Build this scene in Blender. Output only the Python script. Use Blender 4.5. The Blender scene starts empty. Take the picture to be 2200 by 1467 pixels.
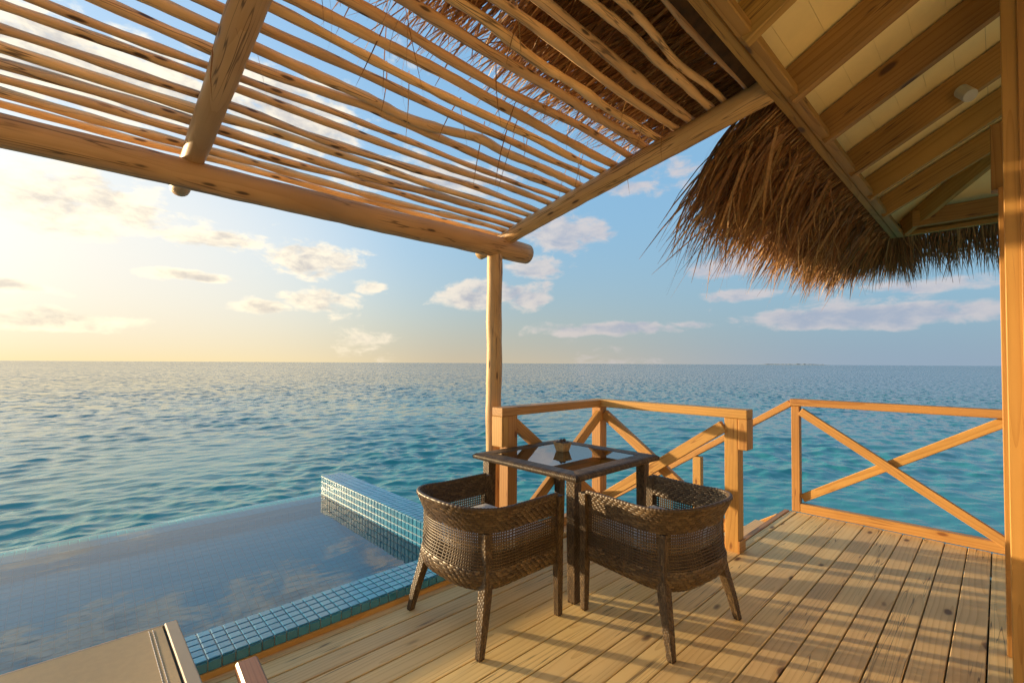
import bpy, bmesh, math, random
import numpy as np
from mathutils import Matrix, Vector
R = math.radians
sc = bpy.context.scene
COL = sc.collection

# ------------------------------------------------------------------ camera
CAM_H = 1.4
cam = bpy.data.cameras.new('camera'); cam_o = bpy.data.objects.new('camera', cam); COL.objects.link(cam_o)
yaw, pitch, roll = R(46.4746), R(1.34775), R(0.30147)
F0 = Vector((math.cos(yaw), math.sin(yaw), 0)); RT = Vector((math.sin(yaw), -math.cos(yaw), 0)); UP = Vector((0, 0, 1))
FW = F0*math.cos(pitch)+UP*math.sin(pitch); U2 = UP*math.cos(pitch)-F0*math.sin(pitch)
rr = RT*math.cos(roll)+U2*math.sin(roll); uu = U2*math.cos(roll)-RT*math.sin(roll)
M = Matrix((rr, uu, -FW)).transposed().to_4x4(); M.translation = (0, 0, CAM_H)
cam_o.matrix_world = M
cam.sensor_width = 36; cam.lens = 36*995.92/2200; cam.shift_y = 22.94/2200
cam.clip_start = 0.02; cam.clip_end = 30000
sc.camera = cam_o

# ------------------------------------------------------------------ exposure, sky, sun
EXPO = 1.75
SKY = 0.12
SUN_EL, SUN_AZ = R(6.3), R(114.5)          # azimuth measured from +X towards +Y
sc.view_settings.view_transform = 'Standard'; sc.view_settings.look = 'None'
sc.cycles.diffuse_bounces = 3; sc.cycles.glossy_bounces = 3; sc.cycles.max_bounces = 8; sc.cycles.transparent_max_bounces = 8
sc.view_settings.exposure = EXPO; sc.view_settings.gamma = 1
sd = Vector((math.cos(SUN_AZ)*math.cos(SUN_EL), math.sin(SUN_AZ)*math.cos(SUN_EL), math.sin(SUN_EL)))
sun = bpy.data.lights.new('sun', 'SUN'); sun.energy = 2.3; sun.angle = R(1.0); sun.color = (1.0, 0.74, 0.42)
sun_o = bpy.data.objects.new('sun', sun); COL.objects.link(sun_o)
sun_o.rotation_euler = sd.to_track_quat('Z', 'Y').to_euler()


class NB:
    """small helper round a node tree: plain python arithmetic on sockets"""
    def __init__(s, nt): s.nt = nt
    def new(s, t, **kw):
        n = s.nt.nodes.new(t)
        for k, v in kw.items(): setattr(n, k, v)
        return n
    def put(s, sock, v):
        if v is None: return
        if hasattr(v, 'is_output'): s.nt.links.new(v, sock)
        else:
            if sock.type == 'RGBA' and len(v) == 3: v = (*v, 1)
            sock.default_value = v
    def m(s, op, a, b=None, c=None, clamp=False):
        n = s.new('ShaderNodeMath', operation=op, use_clamp=clamp)
        for i, v in enumerate((a, b, c)): s.put(n.inputs[i], v)
        return n.outputs[0]
    def add(s, a, b): return s.m('ADD', a, b)
    def sub(s, a, b): return s.m('SUBTRACT', a, b)
    def mul(s, a, b): return s.m('MULTIPLY', a, b)
    def vm(s, op, a, b=None, scale=None):
        n = s.new('ShaderNodeVectorMath', operation=op)
        s.put(n.inputs[0], a)
        if b is not None: s.put(n.inputs[1], b)
        if scale is not None: s.put(n.inputs['Scale'], scale)
        return n.outputs['Value'] if op in ('DOT_PRODUCT', 'LENGTH', 'DISTANCE') else n.outputs[0]
    def ramp(s, v, a, b, lo=0., hi=1., smooth=True):
        n = s.new('ShaderNodeMapRange', interpolation_type='SMOOTHSTEP' if smooth else 'LINEAR')
        for i, x in enumerate((v, a, b, lo, hi)): s.put(n.inputs[i], x)
        return n.outputs[0]
    def mix(s, f, a, b, blend='MIX'):
        n = s.new('ShaderNodeMix', data_type='RGBA', blend_type=blend)
        s.put(n.inputs[0], f); s.put(n.inputs[6], a); s.put(n.inputs[7], b)
        return n.outputs[2]
    def noise(s, vec, scale, detail=4., rough=.55, dist=0., dim='3D', col=False):
        n = s.new('ShaderNodeTexNoise', noise_dimensions=dim)
        s.put(n.inputs['Vector'], vec); s.put(n.inputs['Scale'], scale); s.put(n.inputs['Detail'], detail)
        s.put(n.inputs['Roughness'], rough); s.put(n.inputs['Distortion'], dist)
        return n.outputs['Color' if col else 'Fac']
    def sep(s, v):
        n = s.new('ShaderNodeSeparateXYZ'); s.put(n.inputs[0], v); return n.outputs
    def comb(s, x, y, z):
        n = s.new('ShaderNodeCombineXYZ')
        for i, v in enumerate((x, y, z)): s.put(n.inputs[i], v)
        return n.outputs[0]


world = bpy.data.worlds.new('World'); sc.world = world; world.use_nodes = True
w = NB(world.node_tree); bg = world.node_tree.nodes['Background']
bg.inputs[1].default_value = SKY
KS = 1/(SKY*2**EXPO)                        # display value -> sky colour value
def kc(r, g, b): return (r*KS, g*KS, b*KS)
sky = w.new('ShaderNodeTexSky', sky_type='NISHITA', sun_disc=False, sun_elevation=SUN_EL, sun_rotation=R(90)-SUN_AZ,
            air_density=1.0, dust_density=0.6, ozone_density=2.0, altitude=0)
dirv = w.vm('NORMALIZE', w.new('ShaderNodeTexCoord').outputs['Generated'])
dx, dy, dz = w.sep(dirv)
DEG = 180/math.pi
az = w.mul(w.m('ARCTAN2', dy, dx), DEG); el = w.mul(w.m('ARCSINE', dz), DEG)
ela = w.m('MAXIMUM', el, 0.)
sdh = (math.cos(SUN_AZ), math.sin(SUN_AZ), 0.12)
near = w.vm('DOT_PRODUCT', dirv, tuple(Vector(sdh).normalized()))        # 1 towards the sun
# clear air: the physical sky, cleaned of its grey cast, with the bright humid air of the tropics low down
base = w.mix(1., sky.outputs[0], (1.0, 1.62, 2.05), 'MULTIPLY')
base = w.mix(.80, base, kc(0.25, 0.465, 0.68))
warm = w.ramp(near, 0.30, 0.96)
mid = w.mix(warm, kc(0.235, 0.40, 0.49), kc(0.93, 0.90, 0.82))
base = w.mix(w.m('MULTIPLY', w.m('EXPONENT', w.mul(ela, -1/19.)), .85), base, mid)
base = w.mix(w.mul(w.ramp(near, .56, .95), w.ramp(el, 32., 11., .12, .85)), base, kc(1.0, .965, .91))
low = w.mix(w.ramp(near, -.35, .50), kc(0.31, 0.40, 0.51), kc(0.64, 0.53, 0.36))
low = w.mix(w.ramp(near, .45, .88), low, kc(0.92, 0.77, 0.50))
low = w.mix(w.mul(w.ramp(near, .45, .97), w.m('EXPONENT', w.mul(ela, -1/4.))), low, kc(1.02, 0.80, 0.42))
base = w.mix(w.m('MULTIPLY', w.m('EXPONENT', w.mul(ela, -1/6.8)), .94), base, low)
# aureole round the veiled sun, far brighter than the film can hold
nearp = w.m('MAXIMUM', near, 0.)
aur = w.m('POWER', nearp, 22.)
core = w.m('POWER', nearp, 110.)
aur = w.mul(aur, w.ramp(el, -2., 6., .25, 1.))
base = w.mix(1., base, w.mix(aur, (0, 0, 0), kc(.55, .50, .38)), 'ADD')
base = w.mix(1., base, w.mix(core, (0, 0, 0), kc(24., 16.5, 7.5)), 'ADD')
# clouds: az, el, half width, half height (degrees), weight
CL = [(69.5, 11.4, 6.6, 2.6, 1.0), (69.2, 7.2, 4.6, 1.5, .95), (63.6, 8.8, 2.4, .9, .8), (75.0, 5.9, 3.6, .9, .85),
      (81.6, 8.7, 5.2, .8, 1.), (51.6, 8.4, 5.6, 2.1, 1.), (45.0, 8.3, 4.4, 1.9, .95), (40.5, 15.8, 6.5, 3.0, 1.), (43.8, 11.8, 4.5, 1.7, .85),
      (31.0, 20.5, 4.5, 1.3, .7), (20.3, 7.7, 4.2, 1.0, 1.), (21.5, 10.8, 5.0, 1.8, 1.), (9.5, 4.7, 12.5, 1.4, 1.25), (34.0, 4.2, 12.0, 1.1, 1.05),
      (4.0, 7.4, 6.0, .9, .8), (92.0, 3.4, 9.0, 1.2, 1.), (94.0, 6.2, 4.5, .8, 1.), (79.0, 12.6, 5.5, 1.5, .95), (90.0, 14.0, 9.0, 3.4, .9),
      (89.0, 25.0, 13.0, 4.5, 1.), (72.0, 26.0, 9.0, 5.0, 1.), (54.0, 21.5, 9.0, 2.8, .85)]
warp = w.noise(w.comb(w.mul(az, .22), w.mul(el, .5), 3.7), 1.0, 2, .5, 0, '3D', True)
wx, wy, _ = w.sep(warp)
azw = w.add(az, w.mul(w.sub(wx, .5), 3.2)); elw = w.add(el, w.mul(w.sub(wy, .5), 1.4))
azel = w.comb(azw, elw, 0.)
mask = None
for a, e, ha, he, wt in CL:
    d_ = w.vm('MULTIPLY', w.vm('SUBTRACT', azel, (a, e, 0.)), (1/ha, 1/he, 0.))
    q = w.m('MULTIPLY_ADD', w.vm('DOT_PRODUCT', d_, d_), -wt, wt)
    mask = q if mask is None else w.m('MAXIMUM', mask, q)
# the same scattered cloud carries on round the sky and overhead
wide = w.noise(w.comb(w.mul(dx, 2.6), w.mul(dy, 2.6), w.mul(dz, 7.)), 1.0, 2, .5)
mask = w.m('MAXIMUM', mask, w.mul(w.sub(wide, .60), 6.))
mask = w.m('MAXIMUM', mask, -.6)
def dens(da, de):
    c = w.comb(w.mul(w.add(az, da), .30), w.mul(w.add(el, de), .62), 1.3)
    return w.noise(c, 1.0, 6, .60, .25)
f1 = dens(0., 0.); f2 = dens(1.6, .8)
cover = w.add(w.mul(mask, .74), w.mul(w.sub(f1, .5), 2.1))
alpha = w.ramp(cover, .04, .60)
light = w.ramp(w.add(w.mul(w.sub(f1, f2), 2.0), w.mul(w.sub(0.76, cover), .75)), -.34, .50)
lit = w.mix(w.ramp(near, 0.15, 0.9), kc(0.67, 0.62, 0.63), kc(1.35, 1.17, 0.86))
shade = w.mix(w.ramp(near, 0.2, 0.92), kc(0.40, 0.45, 0.57), kc(0.64, 0.58, 0.53))
ccol = w.mix(light, shade, lit)
ccol = w.mix(1., ccol, w.mix(aur, (0, 0, 0), kc(.45, .40, .28)), 'ADD')
ccol = w.mix(w.m('MULTIPLY', w.m('EXPONENT', w.mul(ela, -1/4.)), .40), ccol, low)
base = w.mix(w.mul(alpha, .85), base, ccol)
world.node_tree.links.new(base, bg.inputs[0])
world.cycles.sampling_method = 'MANUAL'; world.cycles.sample_map_resolution = 512

# ------------------------------------------------------------------ object helpers
WM = {}
def wm(o):
    return WM.get(o.name, Matrix.Identity(4))
def place(o, parent, mat):
    COL.objects.link(o)
    WM[o.name] = mat.copy()
    if parent is not None:
        o.parent = parent
        o.matrix_basis = wm(parent).inverted() @ mat
    else:
        o.matrix_basis = mat
    return o
def tag(o, label=None, cat=None, group=None, kind=None):
    if label: o['label'] = label
    if cat: o['category'] = cat
    if group: o['group'] = group
    if kind: o['kind'] = kind
    return o
def empty(name, loc, rz=0.):
    o = bpy.data.objects.new(name, None); o.empty_display_size = .1
    return place(o, None, Matrix.Translation(loc) @ Matrix.Rotation(rz, 4, 'Z'))
def mesh_np(name, V, Fq, mat=None, smooth=False):
    me = bpy.data.meshes.new(name)
    V = np.asarray(V, np.float32).reshape(-1, 3); Fq = np.asarray(Fq, np.int32); k = Fq.shape[1]
    me.vertices.add(len(V)); me.vertices.foreach_set('co', V.ravel())
    me.loops.add(Fq.size); me.loops.foreach_set('vertex_index', Fq.ravel())
    me.polygons.add(len(Fq)); me.polygons.foreach_set('loop_start', np.arange(0, Fq.size, k, dtype=np.int32))
    me.polygons.foreach_set('loop_total', np.full(len(Fq), k, np.int32))
    me.polygons.foreach_set('use_smooth', np.full(len(Fq), smooth, bool))
    me.update(calc_edges=True); me.validate()
    if mat: me.materials.append(mat)
    return me
def obj(name, me, parent=None, mat4=None):
    o = bpy.data.objects.new(name, me)
    return place(o, parent, mat4 if mat4 is not None else (wm(parent) if parent else Matrix.Identity(4)))
BOX = {}
def box_mesh(sx, sy, sz, mat, bev=.004, key=None):
    k = (round(sx, 4), round(sy, 4), round(sz, 4), mat.name, bev)
    if k in BOX: return BOX[k]
    bm = bmesh.new(); bmesh.ops.create_cube(bm, size=1)
    bmesh.ops.scale(bm, vec=(sx, sy, sz), verts=bm.verts)
    if bev: bmesh.ops.bevel(bm, geom=bm.edges[:], offset=bev, segments=1, affect='EDGES')
    me = bpy.data.meshes.new('box'); bm.to_mesh(me); bm.free(); me.materials.append(mat)
    BOX[k] = me
    return me
def box(name, lo, hi, mat, parent=None, bev=.004):
    """axis box between two corners; its mesh's X runs along the longest side (grain)"""
    lo = Vector(lo); hi = Vector(hi); s = hi-lo; c = (lo+hi)/2
    ax = max(range(3), key=lambda i: s[i])
    if ax == 0: rot = Matrix.Identity(4); d = (s.x, s.y, s.z)
    elif ax == 1: rot = Matrix.Rotation(R(90), 4, 'Z'); d = (s.y, s.x, s.z)
    else: rot = Matrix.Rotation(R(-90), 4, 'Y'); d = (s.z, s.y, s.x)
    return obj(name, box_mesh(*d, mat, bev), parent, Matrix.Translation(c) @ rot)
def bar(name, p0, p1, wid, hgt, mat, parent=None, bev=.004, up=(0, 0, 1)):
    """beam from p0 to p1; wid across, hgt along 'up'"""
    p0 = Vector(p0); p1 = Vector(p1); x = (p1-p0); L = x.length; x.normalize()
    y = Vector(up).cross(x).normalized(); z = x.cross(y)
    m = Matrix((x, y, z)).transposed().to_4x4(); m.translation = (p0+p1)/2
    return obj(name, box_mesh(L, wid, hgt, mat, bev), parent, m)
def tube_np(P, rad, ns=10, cap=True):
    P = np.asarray(P, float); n = len(P); rad = np.broadcast_to(np.asarray(rad, float), (n,))
    T = np.gradient(P, axis=0); T /= np.linalg.norm(T, axis=1)[:, None]
    ref = np.array([0, 0, 1.]) if abs(T[0, 2]) < .8 else np.array([0, 1., 0])
    A = np.cross(T, ref); A /= np.linalg.norm(A, axis=1)[:, None]; B = np.cross(T, A)
    th = np.linspace(0, 2*np.pi, ns, endpoint=False)
    V = P[:, None]+rad[:, None, None]*(np.cos(th)[None, :, None]*A[:, None]+np.sin(th)[None, :, None]*B[:, None])
    V = V.reshape(-1, 3)
    i = np.arange(n-1)[:, None]*ns; j = np.arange(ns)[None]; j2 = (j+1) % ns
    Fq = np.stack([i+j, i+ns+j, i+ns+j2, i+j2], -1).reshape(-1, 4)
    if cap:
        c0 = len(V); V = np.vstack([V, P[:1], P[-1:]])
        e = (n-1)*ns; jj = np.arange(ns)
        Fq = np.vstack([Fq, np.stack([np.full(ns, c0), jj, (jj+1) % ns, np.full(ns, c0)], -1)[:, [0, 1, 2, 2]],
                        np.stack([np.full(ns, c0+1), e+(jj+1) % ns, e+jj, e+jj], -1)])
    return V, Fq
def tri_safe(V, Fq, name, mat, smooth=True):
    """mesh from quads where a repeated last index means a triangle"""
    me = bpy.data.meshes.new(name)
    me.from_pydata([tuple(v) for v in V], [], [tuple(dict.fromkeys(int(x) for x in f)) for f in Fq])
    me.polygons.foreach_set('use_smooth', np.full(len(me.polygons), smooth, bool))
    me.materials.append(mat); me.update()
    return me
def log(name, p0, p1, r0, r1, mat, parent, seed, wob=.006, kink=(), ns=14, seg=40, rvar=.05, smoothend=.03):
    """a peeled log or stick: local X runs along it"""
    rng = np.random.default_rng(seed)
    p0 = Vector(p0); p1 = Vector(p1); x = p1-p0; L = x.length; x.normalize()
    up = Vector((0, 0, 1)) if abs(x.z) < .9 else Vector((0, 1, 0))
    y = up.cross(x).normalized(); z = x.cross(y)
    m = Matrix((x, y, z)).transposed().to_4x4(); m.translation = p0
    t = np.linspace(0, L, seg+1)
    yy = np.zeros_like(t); zz = np.zeros_like(t); rv = np.ones_like(t)
    for k in range(5):
        lam = rng.uniform(.45, 2.4); a = wob*rng.uniform(.4, 1.)*lam
        yy += a*np.sin(2*np.pi*t/lam+rng.uniform(0, 6.28)); zz += .7*a*np.sin(2*np.pi*t/lam*1.1+rng.uniform(0, 6.28))
        rv += rvar*rng.uniform(.2, 1)*np.sin(2*np.pi*t/rng.uniform(.12, .6)+rng.uniform(0, 6.28))*.6
    for (tk, ak, wk) in kink:
        yy += ak*np.exp(-((t-tk)/wk)**2); rv += .12*np.exp(-((t-tk+wk*.4)/(.5*wk))**2)
    P = np.stack([t, yy, zz], -1)
    rad = (r0+(r1-r0)*t/L)*rv
    # rounded ends
    P = np.vstack([P[:1], P[:1]+[smoothend*.3, 0, 0], P[1:-1], P[-1:]-[smoothend*.3, 0, 0], P[-1:]])
    rad = np.r_[rad[0]*.72, rad[0]*.95, rad[1:-1], rad[-1]*.95, rad[-1]*.72]
    V, Fq = tube_np(P, rad, ns)
    return obj(name, tri_safe(V, Fq, name, mat), parent, m)

# ------------------------------------------------------------------ materials
def new_mat(name):
    m = bpy.data.materials.new(name); m.use_nodes = True
    return m, NB(m.node_tree), m.node_tree.nodes['Principled BSDF']
def bump(n, bs, h, strength=.3, dist=.01):
    b = n.new('ShaderNodeBump'); n.put(b.inputs['Height'], h); b.inputs['Strength'].default_value = strength; b.inputs['Distance'].default_value = dist
    n.nt.links.new(b.outputs[0], bs.inputs['Normal'])
def wood(name, light, dark, knot, rough=.6, ring=26., knots=2.2, knot_r=.2, streak=.35, round_log=False, vary=.18, bstr=.25, grey=0.):
    m, n, bs = new_mat(name)
    oc = n.new('ShaderNodeTexCoord').outputs['Object']
    oi = n.new('ShaderNodeObjectInfo').outputs['Random']
    off = n.comb(n.mul(oi, 37.), n.mul(oi, 11.), n.mul(oi, 5.))
    if round_log: p = n.vm('ADD', oc, n.comb(n.mul(oi, 37.), 0., 0.))
    else: p = n.vm('ADD', oc, off)
    st = n.vm('MULTIPLY', p, (.55, 3.2, 3.2))
    wob = n.noise(st, 1.0, 2.5, .5)
    # growth rings: distance from a pith line that wanders past the board
    x, y, z = n.sep(oc)
    pithy = n.mul(n.sub(oi, .5), .12 if not round_log else 0.)
    pz = n.mul(n.sub(n.noise(n.comb(n.mul(x, .45), n.mul(oi, 91.), 0.), 1., 1.5), .38), .26)
    ry = n.sub(y, pithy); rz = n.sub(z, pz)
    rad = n.m('SQRT', n.m('MULTIPLY_ADD', ry, ry, n.mul(rz, rz)))
    rad = n.add(rad, n.mul(wob, .11))
    saw = n.m('FRACT', n.mul(rad, ring*2.6))
    ringv = n.m('POWER', saw, 2.6)
    fine = n.noise(n.vm('MULTIPLY', p, (3., 130., 130.)), 1., 3, .6)
    blot = n.noise(n.vm('MULTIPLY', p, (1.1, 3., 3.)), 1.2, 3, .5)
    col = n.mix(n.ramp(n.add(n.mul(ringv, .50 if not round_log else .35), n.mul(fine, .40)), .18, .88), light, dark)
    col = n.mix(n.mul(n.ramp(blot, .42, .75), streak), col, tuple(.62*c for c in dark))
    if grey: col = n.mix(n.mul(n.ramp(n.noise(n.vm('MULTIPLY', p, (.8, 2., 2.)), 1.7, 5, .6), .48, .7), grey), col, (.23, .19, .15))
    ck = n.noise(n.vm('MULTIPLY', p, (1.3, 42., 42.) if round_log else (.9, 34., 34.)), 1., 1.5, .5)
    crack = n.mul(n.ramp(n.m('ABSOLUTE', n.sub(ck, .5)), .03 if round_log else .016, .003), n.ramp(n.noise(n.vm('MULTIPLY', p, (.9, 5., 5.)), 1.6, 1, .5), *((.44, .54) if round_log else (.52, .62))))
    col = n.mix(n.mul(crack, .8), col, knot)
    # knots: sparse eyes drawn out along the grain
    vo = n.new('ShaderNodeTexVoronoi', feature='F1'); vo.inputs['Randomness'].default_value = 1.
    kp = n.vm('ADD', n.vm('MULTIPLY', p, (knots, knots*2.6, knots*2.6) if not round_log else (knots, knots*4, knots*4)), n.vm('SCALE', n.noise(p, 9., 2, .5, 0, '3D', True), scale=.10))
    n.put(vo.inputs['Vector'], kp); vo.inputs['Scale'].default_value = 1.
    vd = vo.outputs['Distance']; gate = n.ramp(n.sep(vo.outputs['Color'])[0], .40, .46)
    kn = n.mul(n.ramp(vd, knot_r, knot_r*.45), gate)
    halo = n.mul(n.ramp(vd, knot_r*2.6, knot_r*.8), gate)
    col = n.mix(n.mul(halo, .35), col, dark)
    col = n.mix(n.mul(kn, .92), col, knot)
    val = n.new('ShaderNodeHueSaturation'); n.put(val.inputs['Color'], col)
    n.put(val.inputs['Value'], n.m('MULTIPLY_ADD', oi, vary*2, 1-vary)); n.put(val.inputs['Hue'], n.m('MULTIPLY_ADD', oi, .012, .494))
    n.put(bs.inputs['Base Color'], val.outputs[0])
    n.put(bs.inputs['Roughness'], n.m('MULTIPLY_ADD', fine, .25, rough-.12))
    bs.inputs['Specular IOR Level'].default_value = .35
    bump(n, bs, n.add(n.mul(fine, .5), n.add(n.mul(ringv, -.25), n.mul(kn, -.6))), bstr, .004)
    return m
def plain(name, col, rough=.5, metal=0., var=.12, scale=8., spec=.5, bs_=.1):
    m, n, bs = new_mat(name)
    oc = n.new('ShaderNodeTexCoord').outputs['Object']
    f = n.noise(oc, scale, 5, .6)
    c = n.mix(n.ramp(f, .3, .7), tuple(x*(1-var) for x in col), tuple(min(1, x*(1+var)) for x in col))
    n.put(bs.inputs['Base Color'], c); n.put(bs.inputs['Roughness'], n.m('MULTIPLY_ADD', f, .2, rough-.1))
    bs.inputs['Metallic'].default_value = metal; bs.inputs['Specular IOR Level'].default_value = spec
    if bs_: bump(n, bs, n.noise(oc, scale*9, 4, .6), bs_, .003)
    return m
M_DECK = wood('deck_pine', (.90, .64, .29), (.71, .455, .18), (.16, .085, .04), .62, 17., 2.4, .15, .25, vary=.12, bstr=.25, grey=.12)
M_RAIL = wood('rail_pine', (.54, .285, .085), (.39, .175, .045), (.20, .075, .025), .5, 17., 3.2, .14, .28, vary=.10, bstr=.2)
M_RAFT = wood('rafter_pine', (.42, .235, .062), (.28, .142, .034), (.09, .045, .025), .6, 16., 2.4, .15, .3, vary=.12)
M_POST = wood('post_pine', (.52, .265, .070), (.42, .195, .045), (.25, .10, .035), .5, 16., 2.0, .14, .18, vary=.06)
M_LOG = wood('peeled_log', (.59, .355, .15), (.44, .24, .088), (.085, .045, .024), .5, 16., 4.6, .21, .45, True, vary=.10, grey=.25)
M_STICK = wood('peeled_stick', (.72, .455, .225), (.54, .305, .13), (.06, .03, .018), .5, 18., 6.5, .24, .5, True, vary=.16, grey=.25)
M_CEIL = plain('ceiling_paint', (.94, .75, .36), .45, var=.03, bs_=.03)
M_WALL = plain('wall_paint', (.72, .62, .46), .7, var=.04)
M_WHITE = plain('white_paint', (.50, .46, .38), .4, var=.02, bs_=0)
M_SLING = plain('sling_fabric', (.42, .30, .16), .75, var=.05, scale=40, bs_=.35)
M_ALU = plain('champagne_paint', (.40, .335, .255), .6, var=.03, bs_=0, spec=.25)
M_BOWL = plain('bowl_wood', (.42, .25, .09), .5, var=.3, scale=40)
M_TEAK = wood('oiled_teak', (.36, .175, .085), (.26, .12, .055), (.15, .07, .03), .38, 22., 1.0, .05, .2, vary=.04)
M_CUSH = plain('cushion_cloth', (.78, .76, .75), .85, var=.04, scale=30, bs_=.2)
M_GROUT = plain('grout', (.62, .62, .54), .8, var=.08, scale=30)
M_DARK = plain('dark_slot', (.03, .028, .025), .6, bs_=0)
M_BALL = plain('dark_seed', (.075, .05, .035), .28, var=.3, bs_=.1)

def island_mat(name, a, b, c, rough=.5, translucent=0., spec=.4):
    """fibres, strands and blades: every loose piece of the mesh has its own tone"""
    m, n, bs = new_mat(name)
    rnd = n.new('ShaderNodeNewGeometry').outputs['Random Per Island']
    oc = n.new('ShaderNodeTexCoord').outputs['Object']
    col = n.mix(n.ramp(rnd, 0., .55, smooth=False), a, b); col = n.mix(n.ramp(rnd, .6, 1., smooth=False), col, c)
    f = n.noise(oc, 60., 3, .6)
    col = n.mix(n.mul(n.ramp(f, .35, .7), .45), col, tuple(.5*x for x in a))
    n.put(bs.inputs['Base Color'], col); n.put(bs.inputs['Roughness'], n.m('MULTIPLY_ADD', f, .25, rough-.12))
    bs.inputs['Specular IOR Level'].default_value = spec
    if translucent:
        t = n.new('ShaderNodeBsdfTranslucent'); n.put(t.inputs[0], col)
        mx = n.new('ShaderNodeMixShader'); mx.inputs[0].default_value = translucent
        n.nt.links.new(bs.outputs[0], mx.inputs[1]); n.nt.links.new(t.outputs[0], mx.inputs[2])
        n.nt.links.new(mx.outputs[0], n.nt.nodes['Material Output'].inputs[0])
    return m
M_WICK = island_mat('wicker', (.070, .041, .018), (.115, .069, .030), (.19, .12, .055), .42, spec=.4)
M_WBACK = plain('wicker_core', (.028, .016, .008), .7, var=.3, scale=50)
M_THATCH = island_mat('thatch', (.22, .095, .032), (.40, .19, .058), (.66, .40, .16), .5, .30)
M_THBACK = plain('thatch_core', (.085, .045, .02), .9, var=.4, scale=14, bs_=.6)
def tile_mat(name, a, b, rough=.12, spec=.5):
    m, n, bs = new_mat(name)
    oi = n.new('ShaderNodeObjectInfo').outputs['Random']; ge = n.new('ShaderNodeNewGeometry').outputs['Random Per Island']
    oc = n.new('ShaderNodeTexCoord').outputs['Object']
    f = n.noise(n.vm('ADD', oc, n.comb(n.mul(oi, 9.), 0., 0.)), 38., 4, .6)
    r = n.m('FRACT', n.add(n.mul(oi, 3.), ge))
    col = n.mix(n.m('MULTIPLY_ADD', r, .55, n.mul(f, .45)), a, b)
    n.put(bs.inputs['Base Color'], col); bs.inputs['Roughness'].default_value = rough
    bs.inputs['Specular IOR Level'].default_value = spec; bs.inputs['IOR'].default_value = 1.95 if spec else 1.33
    bump(n, bs, f, .16, .004)
    return m
M_TILE = tile_mat('teal_glaze', (.02, .17, .29), (.05, .30, .45), .06)
M_TILEB = tile_mat('blue_glaze', (.02, .54, .64), (.03, .57, .67), .5, 0.)
M_GROUTB = plain('pale_blue_grout', (.10, .64, .71), .8, var=.08, scale=30)
# water and glass
def water_mat(name, tint, rough, scale, strength):
    m, n, bs = new_mat(name)
    pos = n.new('ShaderNodeNewGeometry').outputs['Position']
    h = n.noise(n.vm('MULTIPLY', pos, (.55, 1.25, 1.)), scale, 3, .5, .5)
    b = n.new('ShaderNodeBump'); n.put(b.inputs['Height'], h); b.inputs['Strength'].default_value = strength; b.inputs['Distance'].default_value = .03
    fr = n.new('ShaderNodeFresnel'); fr.inputs[0].default_value = 2.0; n.nt.links.new(b.outputs[0], fr.inputs['Normal'])
    tr = n.new('ShaderNodeBsdfTransparent'); tr.inputs[0].default_value = (*tint, 1)
    gl = n.new('ShaderNodeBsdfGlossy'); gl.inputs['Roughness'].default_value = rough; n.nt.links.new(b.outputs[0], gl.inputs['Normal'])
    mx = n.new('ShaderNodeMixShader'); n.nt.links.new(fr.outputs[0], mx.inputs[0]); n.nt.links.new(tr.outputs[0], mx.inputs[1]); n.nt.links.new(gl.outputs[0], mx.inputs[2])
    n.nt.links.new(mx.outputs[0], n.nt.nodes['Material Output'].inputs[0]); n.nt.nodes.remove(bs)
    return m
M_POOLW = water_mat('pool_water', (.88, 1., 1.), .008, 2.8, .11)
def glass_mat():
    m, n, bs = new_mat('table_glass')
    fr = n.new('ShaderNodeFresnel'); fr.inputs[0].default_value = 9.0
    tr = n.new('ShaderNodeBsdfTransparent'); tr.inputs[0].default_value = (.88, .93, .91, 1)
    gl = n.new('ShaderNodeBsdfGlossy'); gl.inputs['Roughness'].default_value = .015
    mx = n.new('ShaderNodeMixShader'); n.nt.links.new(fr.outputs[0], mx.inputs[0]); n.nt.links.new(tr.outputs[0], mx.inputs[1]); n.nt.links.new(gl.outputs[0], mx.inputs[2])
    n.nt.links.new(mx.outputs[0], n.nt.nodes['Material Output'].inputs[0]); n.nt.nodes.remove(bs)
    return m
M_GLASS = glass_mat()
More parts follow.
